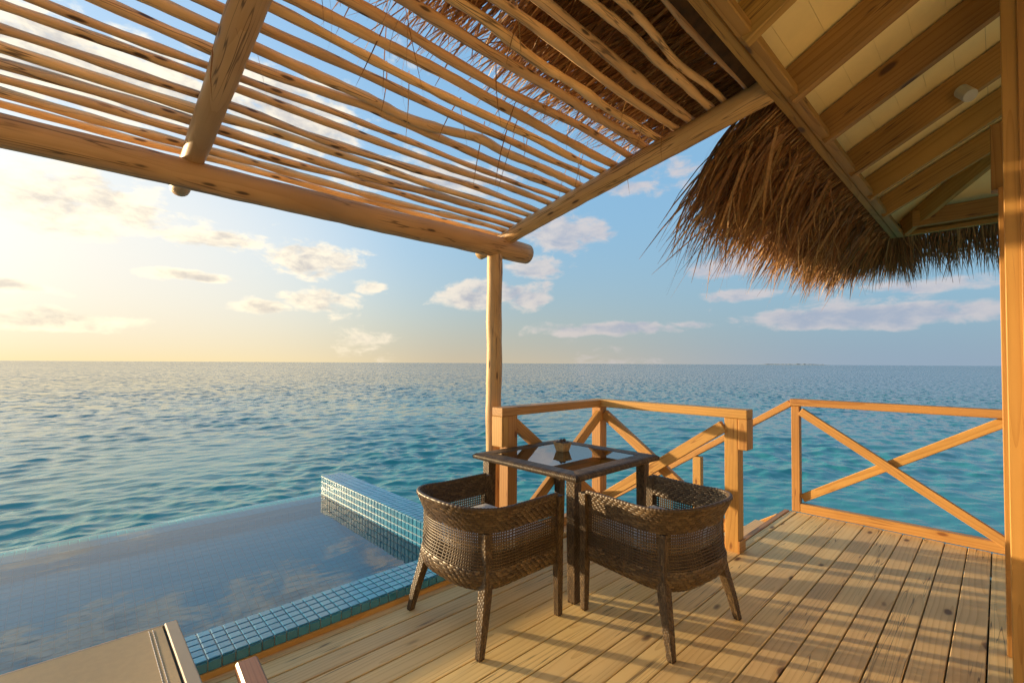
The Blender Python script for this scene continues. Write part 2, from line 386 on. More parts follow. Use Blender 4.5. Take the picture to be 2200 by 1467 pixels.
def sea_mat():
    m, n, bs = new_mat('sea_water')
    pos = n.new('ShaderNodeNewGeometry').outputs['Position']
    px, py, pz = n.sep(pos)
    r = n.m('SQRT', n.m('MULTIPLY_ADD', px, px, n.mul(py, py)))
    # lagoon bottom: pale sand close in, patches of reef, deep blue past the drop-off
    patch = n.noise(n.comb(px, py, 0.), .05, 4, .55)
    dep = n.ramp(n.add(n.m('LOGARITHM', r, 10.), n.mul(n.sub(patch, .5), .55)), .95, 2.3)
    col = n.mix(dep, (.018, .235, .215), (.016, .105, .140))
    col = n.mix(n.ramp(n.noise(n.comb(px, py, 0.), .22, 3, .5), .5, .75, 0., .2), col, (.012, .13, .135))
    n.put(bs.inputs['Base Color'], col)
    bs.inputs['Roughness'].default_value = .06; bs.inputs['IOR'].default_value = 1.333; bs.inputs['Specular IOR Level'].default_value = .5
    a = R(20); ca, sa = math.cos(a), math.sin(a)
    q = n.comb(n.add(n.mul(px, ca*.55), n.mul(py, sa*.55)), n.add(n.mul(px, -sa), n.mul(py, ca)), 0.)
    h1 = n.noise(q, 3.2, 3, .6, .5)
    far = n.ramp(r, 12., 70.)
    b = n.new('ShaderNodeBump'); n.put(b.inputs['Height'], n.mul(h1, .045)); b.inputs['Strength'].default_value = 1.; b.inputs['Distance'].default_value = .4
    # wavelets too small for the mesh tilt the surface directly
    gust = n.noise(n.comb(px, py, 4.), .028, 3, .6)
    amt = n.mul(far, n.m('MULTIPLY_ADD', gust, 1.0, .32))
    v1 = n.vm('SUBTRACT', n.noise(q, 1.9, 3, .65, .3, '3D', True), (.5, .5, .5))
    v = n.vm('MULTIPLY', n.vm('SCALE', v1, scale=n.mul(amt, 3.4)), (1., 1., 0.))
    nn = n.vm('NORMALIZE', n.vm('ADD', b.outputs[0], v))
    n.nt.links.new(nn, bs.inputs['Normal'])
    return m
M_SEA = sea_mat()
M_SAND = plain('far_sand', (.42, .38, .30), .9); M_FARG = plain('hazed_green', (.16, .17, .15), .9)  # tree colour greyed to low contrast, aerial haze put into it

# ------------------------------------------------------------------ sea
SEA_Z = -1.9
def sea():
    rng = np.random.default_rng(5)
    def sheet(th, rads):
        Rg, T = np.meshgrid(rads, th, indexing='ij')
        return Rg*np.cos(T), Rg*np.sin(T), Rg
    th = np.radians(np.linspace(-12, 122, 640)); u_ = np.linspace(0, 1, 900); rads = 4.2/(1-u_*(1-(4.2/9000)**.62))**(1/.62)
    x, y, r = sheet(th, rads)
    dr = np.gradient(rads)[:, None]
    px = x.copy(); py = y.copy(); pz = np.zeros_like(x)
    n = 90; lam = np.exp(rng.uniform(math.log(.26), math.log(3.2), n)); head = np.radians(248)+rng.normal(0, .70, n)
    amp = .0046*lam**.80*np.where(lam > 1.0, lam**-.55, 1.); ph = rng.uniform(0, 6.28, n)
    group = .75+.5*np.sin(x*.31+1.3*np.sin(y*.17)+.7)*np.sin(y*.23+1.1*np.sin(x*.13))
    for l, h, a, p in zip(lam, head, amp, ph):
        k = 2*np.pi/l; fade = np.clip((l/(2.4*dr)-1)/1.0, 0, 1)
        if fade.max() == 0: continue
        arg = k*(x*math.cos(h)+y*math.sin(h))+p
        A = a*fade*group
        pz += A*np.cos(arg)
        px -= .8*A*math.cos(h)*np.sin(arg); py -= .8*A*math.sin(h)*np.sin(arg)
    V = np.stack([px, py, pz+SEA_Z], -1).reshape(-1, 3)
    nr, nt = x.shape
    i = np.arange(nr-1)[:, None]*nt; j = np.arange(nt-1)[None]
    Fq = np.stack([i+j, i+nt+j, i+nt+j+1, i+j+1], -1).reshape(-1, 4)
    # the rest of the lagoon, all the way round
    th2 = np.radians(np.linspace(122, 348, 90)); r2 = 4.2*(9000/4.2)**np.linspace(0, 1, 60)
    x2, y2, _ = sheet(th2, r2)
    V2 = np.stack([x2, y2, np.full_like(x2, SEA_Z)], -1).reshape(-1, 3); a, b = x2.shape
    i = np.arange(a-1)[:, None]*b; j = np.arange(b-1)[None]
    F2 = np.stack([i+j, i+b+j, i+b+j+1, i+j+1], -1).reshape(-1, 4)+len(V)
    c = np.radians(np.linspace(-12, 348, 41)); V3 = np.vstack([[0, 0, SEA_Z], np.stack([4.2*np.cos(c), 4.2*np.sin(c), np.full(41, SEA_Z)], -1)])
    o = len(V)+len(V2); F3 = np.stack([np.full(40, o), o+1+np.arange(40), o+2+np.arange(40)], -1)
    me = mesh_np('sea', np.vstack([V, V2]), np.vstack([Fq, F2]), M_SEA, True)
    s = tag(obj('sea', me), 'turquoise lagoon water rippling out to the horizon', 'sea', kind='structure')
    me2 = mesh_np('sea_under_deck', V3, F3-o, M_SEA, True); u = obj('sea_under_deck', me2, s)
sea()
def island():
    rng = np.random.default_rng(3)
    c = np.array([7000*math.cos(R(15.4)), 7000*math.sin(R(15.4))]); t = np.array([-math.sin(R(15.4)), math.cos(R(15.4))])
    root = empty('island', (c[0], c[1], SEA_Z)); tag(root, 'low sandy island as a thin line on the right horizon', 'island', kind='structure')
    n = 40; s = np.linspace(-430, 430, n); V = []; prof = 9*np.clip(1-(np.abs(s)/430)**2.5, 0, 1)
    d = -c/np.linalg.norm(c)
    for k, (off, hh) in enumerate(((90, -.5), (0, 1.), (-90, -.5))):
        for a, b in zip(s, prof): V.append([t[0]*a+d[0]*off, t[1]*a+d[1]*off, b*hh if hh > 0 else -2])
    Fq = [[k*n+i, k*n+i+1, (k+1)*n+i+1, (k+1)*n+i] for k in range(2) for i in range(n-1)]
    obj('sand_bank', mesh_np('sand_bank', V, Fq, M_SAND), root)
    V = []; Fq = []
    for i in range(70):
        a = rng.uniform(-330, 300); h = rng.uniform(2, 8)*(1.6 if abs(a+120) < 60 else 1); wd = rng.uniform(10, 26); o = len(V)
        for zz, ww in ((4, 1.), (4+h*.6, .9), (4+h, .35)):
            for q in range(6): V.append([t[0]*a+math.cos(q*1.047)*wd*ww, t[1]*a+math.sin(q*1.047)*wd*ww, zz])
        for k in range(2):
            for q in range(6): Fq.append([o+k*6+q, o+k*6+(q+1) % 6, o+k*6+6+(q+1) % 6, o+k*6+6+q])
    tag(obj('trees', mesh_np('trees', V, Fq, M_FARG), root), kind='stuff')
island()

# ------------------------------------------------------------------ deck
deck = empty('deck', (0, 0, 0)); tag(deck, 'deck of pale pine planks with dark gaps between them', 'deck', kind='structure')
PITCH = .1285; rng = random.Random(4)
y_first = .0625                                   # a gap runs at this Y, the others follow
for k in range(-9, 21):
    y0 = y_first+k*PITCH+.0025; y1 = y0+PITCH-.005-.002*rng.random()
    x1 = 5.035 if y1 < 1.40 else 3.70
    x0 = -2.6
    if y0 > 2.43: x0 = 2.13
    if y0 < 2.43 < y1: y1 = 2.425
    dz = rng.uniform(-.0012, .0012)
    if y0 > 2.62: continue
    box('plank', (x0+rng.uniform(-.01, .01), y0, -.036+dz), (x1, y1, dz), M_DECK, deck, .003)
box('plank', (3.728, 1.3525, -.036), (5.035, 1.409, .0005), M_DECK, deck, .003)
for x in np.arange(-2.4, 5.0, .62):
    box('joist', (x, -1.1, -.19), (x+.05, 1.36 if x > 3.7 else (2.40 if x < 2.1 else 2.6), -.040), M_RAFT, deck, 0)
box('gap_shade_sheet', (-2.6, -1.1, -.215), (3.70, 2.40, -.195), M_DARK, deck, 0)  # dark sheets added below the joists to shade the plank gaps
box('gap_shade_sheet', (3.70, -1.1, -.215), (5.0, 1.36, -.195), M_DARK, deck, 0)
bar('deck_edge_board', (3.73, 1.435, -.062), (5.03, 1.435, -.062), .045, .135, M_RAIL, deck)
bar('deck_edge_board', (5.06, 1.40, -.105), (5.06, -1.1, -.105), .04, .17, M_RAIL, deck)
bar('deck_edge_board', (3.745, 1.50, -.09), (3.745, 2.70, -.09), .04, .15, M_RAIL, deck)
bar('deck_edge_board', (2.16, 2.72, -.09), (3.72, 2.72, -.09), .04, .15, M_RAIL, deck)
for px, py in ((.2, .4), (2.4, .4), (4.8, .4), (4.8, 1.2), (3.6, 2.55), (2.3, 2.55), (.2, -1.0), (4.8, -1.)):
    box('pile', (px-.09, py-.09, -3.2), (px+.09, py+.09, -.20), M_RAFT, deck, .006)

# ------------------------------------------------------------------ pool
pool = empty('swimming_pool', (.9, 3.6, 0)); tag(pool, 'infinity pool edged with small teal glazed tiles beside the deck', 'swimming pool')
TP = .055; ZC = .078; WZ = .050
XW = 1.885; YI = 2.712; YO = 2.440; YE = 4.62; YE2 = 4.88; XL = -3.2
TILE = {}
def tile_mesh(sx, sy, th, mat):
    k = (sx, sy, th, mat.name)
    if k not in TILE:
        b = .004
        V = []
        for zz, i in ((0, 0), (th-b*.6, 0), (th, b)):
            for (a, c) in ((-1, -1), (1, -1), (1, 1), (-1, 1)): V.append((a*(sx/2-i), c*(sy/2-i), zz))
        Fq = [(r*4+q, r*4+(q+1) % 4, r*4+4+(q+1) % 4, r*4+4+q) for r in range(2) for q in range(4)]+[(8, 9, 10, 11)]
        TILE[k] = mesh_np('tile', V, Fq, mat)
    return TILE[k]
SP = TP-.0038
me_t = tile_mesh(SP, SP, .006, M_TILE)
def joined_tiles(name, frames, parent, mat=None):
    """frames: list of (origin, ex, ey, ez); one mesh of many tiles"""
    base = tile_mesh(SP, SP, .006, mat or M_TILE)
    n = len(base.vertices); co = np.zeros(n*3, np.float32); base.vertices.foreach_get('co', co); co = co.reshape(-1, 3)
    fq = np.array([list(p.vertices) for p in base.polygons])
    V = []; Fq = []
    for i, (o, a, b, c) in enumerate(frames):
        V.append(np.array(o)+co[:, :1]*np.array(a)+co[:, 1:2]*np.array(b)+co[:, 2:3]*np.array(c)); Fq.append(fq+i*n)
    return tag(obj(name, mesh_np(name, np.vstack(V)-np.array(wm(parent).translation), np.vstack(Fq), mat or M_TILE), parent), kind='stuff')
FR_TOP = ((1, 0, 0), (0, 1, 0), (0, 0, 1))
FR_MY = ((1, 0, 0), (0, 0, 1), (0, -1, 0))      # faces -Y
FR_PY = ((-1, 0, 0), (0, 0, 1), (0, 1, 0))
FR_MX = ((0, -1, 0), (0, 0, 1), (-1, 0, 0))      # faces -X
FR_PX = ((0, 1, 0), (0, 0, 1), (1, 0, 0))
singles = []; rest = []
nx = 46; xs = [2.06-TP*(i+.5) for i in range(nx)]
for x in xs:
    for r in range(5): singles.append(((x, YO+.0015+TP*(r+.5)-.0005, ZC-.006), FR_TOP))
    singles.append(((x, YO, ZC-.006-TP/2+.002), FR_MY))
for i in range(nx, nx+54):
    x = 2.06-TP*(i+.5)
    for r in range(5): rest.append(((x, YO+.0015+TP*(r+.5)-.0005, ZC-.006), *FR_TOP))
    rest.append(((x, YO, ZC-.006-TP/2+.002), *FR_MY))
# raised end wall
WT = .237; WX2 = XW+4*TP+.004; YN = 2.72; nwy = int((4.86-YN)/TP)
wall_in = []; wall_rest = []
for j in range(nwy):
    y = YN+TP*(j+.5)
    for r in range(4):
        f = ((XW, y, WT-.006-TP*(r+.5)+.003), FR_MX)
        wall_in.append(f)
    for r in range(4): wall_rest.append(((XW+.002+TP*(r+.5), y, WT-.006), *FR_TOP))
    for r in range(6): wall_rest.append(((WX2, y, WT-.006-TP*(r+.5)+.003), *FR_PX))
for r in range(4):
    for q in range(3): wall_rest.append(((XW+.002+TP*(r+.5), YN+nwy*TP, WT-.006-TP*(q+.5)), *FR_PY))
wall_in.sort(key=lambda f: -f[0][2]*1.0+f[0][1]); wall_near = wall_in[:max(0, 300-len(singles))]
cop = obj('coping', box_mesh(5.60, .270, .10, M_GROUT, 0), pool, Matrix.Translation((2.06-2.80, YO+.0015+.1375, ZC-.006-.05-.001)))
ew = obj('end_wall', box_mesh(WX2-XW-.001, nwy*TP-.002, 1.5, M_GROUT, 0), pool, Matrix.Translation(((XW+WX2)/2, YN+nwy*TP/2, WT-.007-.75)))
def put_tile(o, fr, parent):
    m = Matrix((fr[0], fr[1], fr[2])).transposed().to_4x4(); m.translation = o
    obj('tile', me_t, parent, m)
for o, fr in singles: put_tile(o, fr, cop)
for o, fr in wall_near: put_tile(o, fr, ew)
joined_tiles('far_coping_tiles', rest, pool)
joined_tiles('end_wall_tiles', wall_rest+[(o, *fr) for o, fr in wall_in[len(wall_near):]], pool)
bar('deck_trim', (-3.2, YO-.008, .008), (2.10, YO-.008, .008), .018, .040, M_RAIL, pool, .002)
# infinity edge under a film of water, basin
obj('infinity_edge', box_mesh(XW-XL-.004, YE2-YE, 1.6, M_GROUTB, 0), pool, Matrix.Translation(((XL+XW)/2, (YE+YE2)/2, WZ-.018-.8)))
e_t = []
for i in range(92):
    x = XW-.03-TP*i
    for r in range(5): e_t.append(((x, YE-.002+TP*(r+.5)*.94, WZ-.018), *FR_TOP))
joined_tiles('infinity_edge_tiles', e_t, pool, M_TILEB)
FZ = -.62; FZ2 = -.10                      # the floor rises towards the far edge
ang = math.atan2(FZ2-FZ, YE-YI); fl_n = int((YE-YI)/math.cos(ang)/TP)
obj('basin_floor', box_mesh(XW-XL, (YE-YI)/math.cos(ang)+.06, .1, M_GROUTB, 0), pool, Matrix.Translation(((XL+XW)/2, (YE+YI)/2, (FZ+FZ2)/2)) @ Matrix.Rotation(ang, 4, 'X') @ Matrix.Translation((0, 0, -.052)))
ca_, sa_ = math.cos(ang), math.sin(ang); FR_SL = ((1, 0, 0), (0, ca_, sa_), (0, -sa_, ca_))
fl = []
for i in range(80):
    for j in range(fl_n+1):
        d_ = TP*(j+.5); fl.append(((XW-TP*(i+.5), YI+d_*ca_, FZ+d_*sa_), *FR_SL))
    for r in range(13): fl.append(((XW-TP*(i+.5), YI+.0005, FZ-.05+TP*(r+.5)), *FR_PY))
    for r in range(2): fl.append(((XW-TP*(i+.5), YE-.0005, FZ2+TP*(r+.5)-.02), *FR_MY))
for j in range(int((YE-YI)/TP)):
    y_ = YI+TP*(j+.5)
    for r in range(12):
        z_ = WZ-.01-TP*(r+.5)
        if z_ > FZ+(y_-YI)*math.tan(ang)-.03: fl.append(((XW-.0005, y_, z_), *FR_MX))
joined_tiles('basin_tiles', fl, pool, M_TILEB)
obj('basin_wall', box_mesh(XW-XL, .12, 1.1, M_GROUT, 0), pool, Matrix.Translation(((XL+XW)/2, YI-.061, -.60)))
obj('basin_wall', box_mesh(.12, YE2-YO, 1.2, M_GROUT, 0), pool, Matrix.Translation((XL-.06, (YE2+YO)/2, -.56)))
def pool_water():
    nx_, ny_ = 2, 2
    V = [(XL, YI-.004, WZ), (XW-.003, YI-.004, WZ), (XW-.003, YE2+.004, WZ), (XL, YE2+.004, WZ), (XL, YE2+.006, WZ-.6), (XW-.003, YE2+.006, WZ-.6)]
    tag(obj('pool_water', mesh_np('pool_water', V, [(0, 1, 2, 3), (3, 2, 5, 4)], M_POOLW)), 'still blue pool water reflecting the clouds, spilling over the far edge', 'water', kind='structure')
pool_water()

# ------------------------------------------------------------------ pergola
perg = empty('pergola', (2.487, 2.82, 0)); tag(perg, 'pergola of peeled logs roofed with wavy thin poles above the pool', 'pergola')
log('post', (2.487, 2.83, -2.6), (2.487, 2.83, 2.36), .068, .062, M_LOG, perg, 11, .0013, ns=18, seg=70, rvar=.035)
log('beam', (2.86, 2.82, 2.345), (-3.0, 2.82, 2.345), .088, .055, M_LOG, perg, 12, .0012, ns=18, seg=60, rvar=.02)
SL = .195
def zcb(y): return 2.430+SL*(2.82-y)
for k, (x, r0, r1, yo) in enumerate(((2.59, .056, .066, 3.16), (.423, .050, .064, 3.17), (-1.75, .053, .062, 3.15))):
    log('cross_beam', (x, yo, zcb(yo)), (x, .748, zcb(.748)), r0, r1, M_LOG, perg, 20+k, .0018, ns=18, seg=50, rvar=.025)
log('post', (-2.6, 2.83, -2.6), (-2.6, 2.83, 2.30), .066, .06, M_LOG, perg, 13, .0022, ns=14, seg=40, rvar=.03)
PY = [2.925, 2.845, 2.742, 2.645, 2.547, 2.440, 2.324, 2.236, 2.138, 2.043, 1.935, 1.842, 1.744, 1.635, 1.523, 1.432, 1.321, 1.226, 1.109, 1.032, .910]
prng = random.Random(8)
for k, y in enumerate(PY):
    r = prng.uniform(.0165, .0235)
    kink = [(prng.uniform(.5, 4.0), prng.uniform(-.016, .016), prng.uniform(.15, .35)) for _ in range(3)]
    if k == 9: kink = [(1.05, .045, .14), (1.45, -.035, .16)]
    if k == 13: kink = [(1.2, -.03, .35), (.7, .02, .2)]
    if k == 19: kink = [(.55, -.03, .25)]
    flip = k % 3 == 1
    z = zcb(y)+.062+r*.7
    log('pole', (2.70+prng.uniform(-.02, .1), y, z), (-2.2+prng.uniform(-.2, .2), y+prng.uniform(-.02, .02), z+.01), r*(.85 if flip else 1.1), r*(1.1 if flip else .88), M_STICK, perg, 40+k, .0034, kink, ns=10, seg=90, rvar=.085)

# ------------------------------------------------------------------ villa: eave, rafters, ceiling, thatch
villa = empty('thatched_villa', (4.0, -1.2, 0)); tag(villa, 'villa with hipped thatch roof, cream boarded ceiling and exposed rafters', 'villa')
EY, EX, EZ, RS = .690, 6.27, 2.753, .55        # eave lines, underside height, roof slope
XB = -3.0
bar('eave_batten', (XB, EY+.012, EZ+.012), (EX+.03, EY+.012, EZ+.012), .055, .045, M_RAFT, villa)
bar('eave_batten', (XB, EY+.075, EZ+.055), (EX+.09, EY+.075, EZ+.055), .05, .10, M_RAFT, villa)
bar('eave_batten', (EX+.012, EY-.02, EZ+.012), (EX+.012, -2.0, EZ+.012), .055, .045, M_RAFT, villa)
bar('eave_batten', (EX+.075, EY+.05, EZ+.055), (EX+.075, -2.0, EZ+.055), .05, .10, M_RAFT, villa)
bar('wall_plate', (EX-.16, EY-.10, EZ+.11), (EX-.16, -2.0, EZ+.11), .07, .16, M_RAFT, villa)
rdn = Vector((0, -1, RS)).normalized()
def rafter(x, run):
    p0 = Vector((x, EY+.05, EZ+.07-RS*.065)); p1 = p0+Vector((0, -run, RS*run))
    bar('rafter', p0, p1, .048, .17, M_RAFT, villa, .003)
x = 2.95-.735*8
xr = [1.99-.635*k for k in range(7, 0, -1)]+[1.99, 2.61, 3.24, 3.95, 4.60, 5.24]
for x in xr: rafter(x, min(3.2, EX-x-.05))
hd = Vector((-1, -1, RS))
bar('hip_rafter', Vector((EX-.02, EY-.02, EZ+.07)), Vector((EX-.02, EY-.02, EZ+.07))+hd*3.1, .05, .17, M_RAFT, villa, .003)
box('rafter_strut', (EX-.215, .335, EZ+.19), (EX-.165, .385, EZ+.42), M_RAFT, villa)
# boarded ceiling, board by board, cut along the hip
cs = math.sqrt(1+RS*RS)
bw = .150/cs
zc0 = EZ+.07+.085*cs+.004
for k in range(-1, 22):
    ya, yb = EY-k*bw-.0006, EY-(k+1)*bw+.0006
    za, zb = zc0+RS*(EY-ya), zc0+RS*(EY-yb)
    xa, xb = EX-(EY-ya), EX-(EY-yb)
    t = .014
    V = [(XB, ya, za), (xa, ya, za), (xb, yb, zb), (XB, yb, zb)]; V += [(a, b, c+t) for a, b, c in V]
    mid = np.array(V).mean(0)
    obj('ceiling_board', mesh_np('ceiling_board', np.array(V)-mid, [(0, 1, 2, 3), (7, 6, 5, 4), (0, 4, 5, 1), (1, 5, 6, 2), (2, 6, 7, 3), (3, 7, 4, 0)], M_CEIL), villa, Matrix.Translation(mid))
    # hip end
    V = [(EX-(EY-ya), ya, za), (EX-(EY-ya), -2.5, za), (EX-(EY-yb), -2.5, zb), (EX-(EY-yb), yb, zb)]; V += [(a, b, c+t) for a, b, c in V]
    V = np.array(V); V[:, 0] += .001; mid = V.mean(0)
    obj('ceiling_board', mesh_np('ceiling_board', V-mid, [(3, 2, 1, 0), (4, 5, 6, 7), (1, 5, 4, 0), (2, 6, 5, 1), (3, 7, 6, 2), (0, 4, 7, 3)], M_CEIL), villa, Matrix.Translation(mid))
# thatch core slab above the boards
def roof_core():
    z0 = zc0+.03
    a = .20                                             # how far the core runs past the batten
    def ring(dz, out):
        e = EY+out; f = EX+out; zz = z0-RS*out+dz
        t = zz+RS*(e+2.6)
        return [(XB, e, zz), (f, e, zz), (f, -6., zz), (f-(e+2.6), -2.6, t), (XB, -2.6, t), (XB, -6., zz)]
    V = ring(0, a)+ring(.17, a)
    Fq = [(0, 1, 3, 4), (1, 2, 3, 3), (4, 3, 2, 5), (6, 7, 9, 10)[::-1], (7, 8, 9, 9)[::-1], (10, 9, 8, 11)[::-1], (0, 1, 7, 6), (1, 2, 8, 7)]
    V = np.array(V)-np.array(wm(villa).translation)
    obj('roof_core', tri_safe(V, Fq, 'roof_core', M_THBACK, False), villa)
roof_core()
def blades(name, root, d0, d1, length, width, parent, seed, seg=4, stray=0.):
    """flat tapering straws; direction swings from d0 to d1 along the blade"""
    rng = np.random.default_rng(seed); n = len(root)
    P = [root]; cur = root.copy()
    for s in range(seg):
        t = (s+.5)/seg
        d = d0*(1-t)+d1*t; d /= np.linalg.norm(d, axis=1)[:, None]
        cur = cur+d*(length/seg)[:, None]; P.append(cur)
    P = np.stack(P, 1)
    side = np.cross(d0, rng.normal(0, 1, (n, 3))); side /= np.linalg.norm(side, axis=1)[:, None]
    wprof = np.array([.8, 1., .9, .65, .12])[:seg+1]
    A = P+side[:, None]*(width[:, None]*wprof[None])[..., None]*.5; B = P-side[:, None]*(width[:, None]*wprof[None])[..., None]*.5
    V = np.stack([A, B], 2).reshape(-1, 3)
    o = np.arange(n)[:, None]*(2*(seg+1)); k = np.arange(seg)[None]*2
    Fq = np.stack([o+k, o+k+1, o+k+3, o+k+2], -1).reshape(-1, 4)
    V = V-np.array(wm(parent).translation)
    return tag(obj(name, mesh_np(name, V, Fq, M_THATCH), parent), kind='stuff')
def clumped(g, n, a, b, per):
    """positions along an eave gathered in tufts, with a tilt and a length each tuft shares"""
    m = max(1, int(n/per)); c = g.uniform(a, b, m); k = g.integers(0, m, n)
    return np.clip(c[k]+g.normal(0, .026, n), a, b), g.normal(0, 1, m)[k], g.normal(0, 1, m)[k], g.random(m)[k]
def thatch():
    g = np.random.default_rng(77)
    # part lying on the pergola poles
    n = 11000
    x, t1, t2, tl = clumped(g, n, -2.6, 2.84, 26)
    lay = g.uniform(0, 1, n)
    y = .74+.66*lay**1.25; z = 2.985-.13*(y-.8)+g.uniform(0, .13, n)*(1-.5*lay)
    root = np.stack([x, y, z], -1)
    L = g.uniform(.20, .46, n)+.20*tl*lay; L[g.random(n) < .04] += .22
    d0 = np.stack([.14*t1+g.normal(0, .15, n), np.ones(n), g.normal(-.10, .07, n)], -1)
    d1 = np.stack([.26*t1+g.normal(0, .26, n), np.ones(n), g.normal(-.20, .14, n)+.05*t2], -1)
    blades('thatch', root, d0, d1, L, g.uniform(.005, .015, n), villa, 1)
    # the hanging skirt past the pergola
    n = 8200
    x, t1, t2, tl = clumped(g, n, 2.74, EX+.1, 30); lay = g.random(n)**1.15
    y = EY+.05+.34*lay; z = EZ+.125-.50*(y-EY-.02)-.03*lay+g.uniform(0, .13, n)
    root = np.stack([x, y, z], -1)
    near_ = np.clip(1.18-.07*(x-2.8), .95, 1.18)*(.82+.18*np.clip((x-2.74)/.3, 0, 1))
    L = (g.uniform(.16, .46, n)+.42*tl*lay)*near_; L[g.random(n) < .07] *= 1.3
    d0 = np.stack([.08*t1+g.normal(.03, .09, n), np.ones(n), g.normal(-.66, .08, n)], -1)
    d1 = np.stack([.22*t1+g.normal(.04, .19, n), np.full(n, .42)+.16*t2, g.normal(-1.2, .22, n)], -1)
    blades('thatch', root, d0, d1, L, g.uniform(.005, .017, n), villa, 2)
    # broken leaves that stick out of the skirt every which way
    n = 1100
    x = g.uniform(2.75, EX, n); y = EY+.12+.34*g.random(n); z = EZ+.07-.5*(y-EY-.02)-.10*g.random(n)
    d0 = np.stack([g.normal(0, .38, n), np.full(n, .8)+g.normal(0, .25, n), g.normal(-.8, .3, n)], -1)
    d1 = np.stack([g.normal(0, .6, n), np.full(n, .4)+g.normal(0, .4, n), g.normal(-1.1, .35, n)], -1)
    blades('thatch', np.stack([x, y, z], -1), d0, d1, g.uniform(.18, .62, n), g.uniform(.009, .022, n), villa, 6)
    # short combed straw under the skirt, next to the batten
    n = 3600
    x = g.uniform(2.70, EX+.1, n); y = g.uniform(EY+.08, EY+.24, n); z = EZ+.095-.5*(y-EY-.02)-.03+g.uniform(-.01, .02, n)
    d = np.stack([g.normal(.15, .07, n), np.ones(n), g.normal(-.55, .04, n)], -1)
    blades('thatch', np.stack([x, y, z], -1), d, d, g.uniform(.16, .26, n), g.uniform(.004, .008, n), villa, 3)
    # hip corner and far side
    n = 6000
    a = g.uniform(-.08, 1.0, n)*math.pi/2; corner = g.random(n) < .5
    yy = np.where(corner, EY+.04, g.uniform(-1.9, EY+.07, n)); a = np.where(corner, a, g.normal(0, .08, n))
    off = .04+.34*g.random(n)**1.1
    ca, sa = np.cos(a), np.sin(a)
    root = np.stack([EX+ca*off, yy+sa*off, EZ+.115-.5*off+g.uniform(0, .12, n)], -1)
    L = g.uniform(.24, .66, n)
    d0 = np.stack([ca+g.normal(0, .10, n), sa+g.normal(0, .10, n), g.normal(-.55, .08, n)], -1)
    d1 = np.stack([ca*.9+g.normal(0, .22, n), sa*.9+g.normal(0, .22, n), g.normal(-1.15, .35, n)], -1)
    blades('thatch', root, d0, d1, L, g.uniform(.005, .014, n), villa, 4)
    # loose stalks hanging between the poles
    n = 46
    x = g.uniform(.35, 2.6, n); y = g.uniform(1.25, 2.05, n)
    root = np.stack([x, y, 2.86-.17*(y-1.2)+g.uniform(0, .06, n)], -1)
    d0 = np.stack([g.normal(0, .3, n), g.uniform(.1, .6, n), -np.ones(n)*.9], -1); d1 = np.stack([g.normal(0, .3, n), g.normal(0, .2, n), -np.ones(n)], -1)
    blades('thatch', root, d0, d1, g.uniform(.14, .40, n), g.uniform(.004, .007, n), villa, 5)
thatch()
# house wall behind the terrace and its corner post
box('wall', (-3.0, -2.70, .0), (2.9, -2.55, 4.60), M_WALL, villa, 0)
box('wall', (6.0, -2.70, -.30), (6.15, -2.0, 3.7), M_WALL, villa, 0)
box('corner_post', (2.95, -.135, 0.), (3.07, -.0205, 3.24), M_POST, villa, .003)
box('trim_board', (2.938, -.135, 0.), (2.948, -.0695, 3.24), M_POST, villa, .002)
box('trim_board', (3.30, -.075, 0.), (3.355, -.0045, 2.28), M_POST, villa, .003)
box('trim_board', (3.355, -.10, 2.285), (3.44, .02, 2.62), M_RAFT, villa, .003)

def spot():
    root = empty('ceiling_spotlight', (3.926, .12, 3.06)); tag(root, 'small white spotlight fixed to the side of a ceiling rafter', 'spotlight')
    V, Fq = tube_np([(0, 0, 0), (-.035, 0, 0)], [.030, .030], 20); obj('mount', tri_safe(V, Fq, 'mount', M_WHITE, False), root, Matrix.Translation((3.924, .12, 3.055)))
    tilt = Matrix.Translation((3.855, .12, 3.030)) @ Matrix.Rotation(R(38), 4, 'Y') @ Matrix.Rotation(R(-25), 4, 'X')
    V, Fq = tube_np([(0, 0, .055), (0, 0, .045), (0, 0, -.045), (0, 0, -.05), (0, 0, -.048), (0, 0, -.02)], [.026, .037, .037, .035, .029, .026], 24)
    b = obj('lamp_head', tri_safe(V, Fq, 'lamp_head', M_WHITE, False), root, tilt)
    V, Fq = tube_np([(0, 0, -.038), (0, 0, -.041)], [.027, .026], 20); obj('lens', tri_safe(V, Fq, 'lens', M_ALU), b, tilt)
spot()

# ------------------------------------------------------------------ railings
ra = empty('deck_railing', (3.65, 2.65, 0)); tag(ra, 'orange pine corner railing with crossed braces behind the wicker table', 'railing', 'railings round the deck')
T, H = .066, 1.062
box('post', (3.61, 1.352, 0), (3.71, 1.452, H-T), M_RAIL, ra)
box('post', (3.61, 2.59, 0), (3.71, 2.69, H-T), M_RAIL, ra)
box('post', (2.425, 2.59, 0), (2.525, 2.69, H-T), M_RAIL, ra)
box('top_rail', (2.355, 2.58, H-T), (3.598, 2.70, H), M_RAIL, ra)
box('top_rail', (3.600, 1.285, H-T), (3.722, 2.702, H+.001), M_RAIL, ra)
box('drop_end', (3.602, 1.284, .765), (3.72, 1.349, H-T-.001), M_RAIL, ra)
box('drop_end', (2.354, 2.582, .765), (2.423, 2.70, H-T-.001), M_RAIL, ra)
box('bottom_rail', (2.527, 2.605, .0), (3.608, 2.675, .075), M_RAIL, ra)
box('bottom_rail', (3.625, 1.454, .0), (3.695, 2.588, .075), M_RAIL, ra)
box('foot_block', (3.60, 1.340, .0), (3.718, 1.350, .09), M_RAIL, ra, .002)
bar('brace', (2.53, 2.640, .93), (3.60, 2.640, .14), .045, .085, M_RAIL, ra)
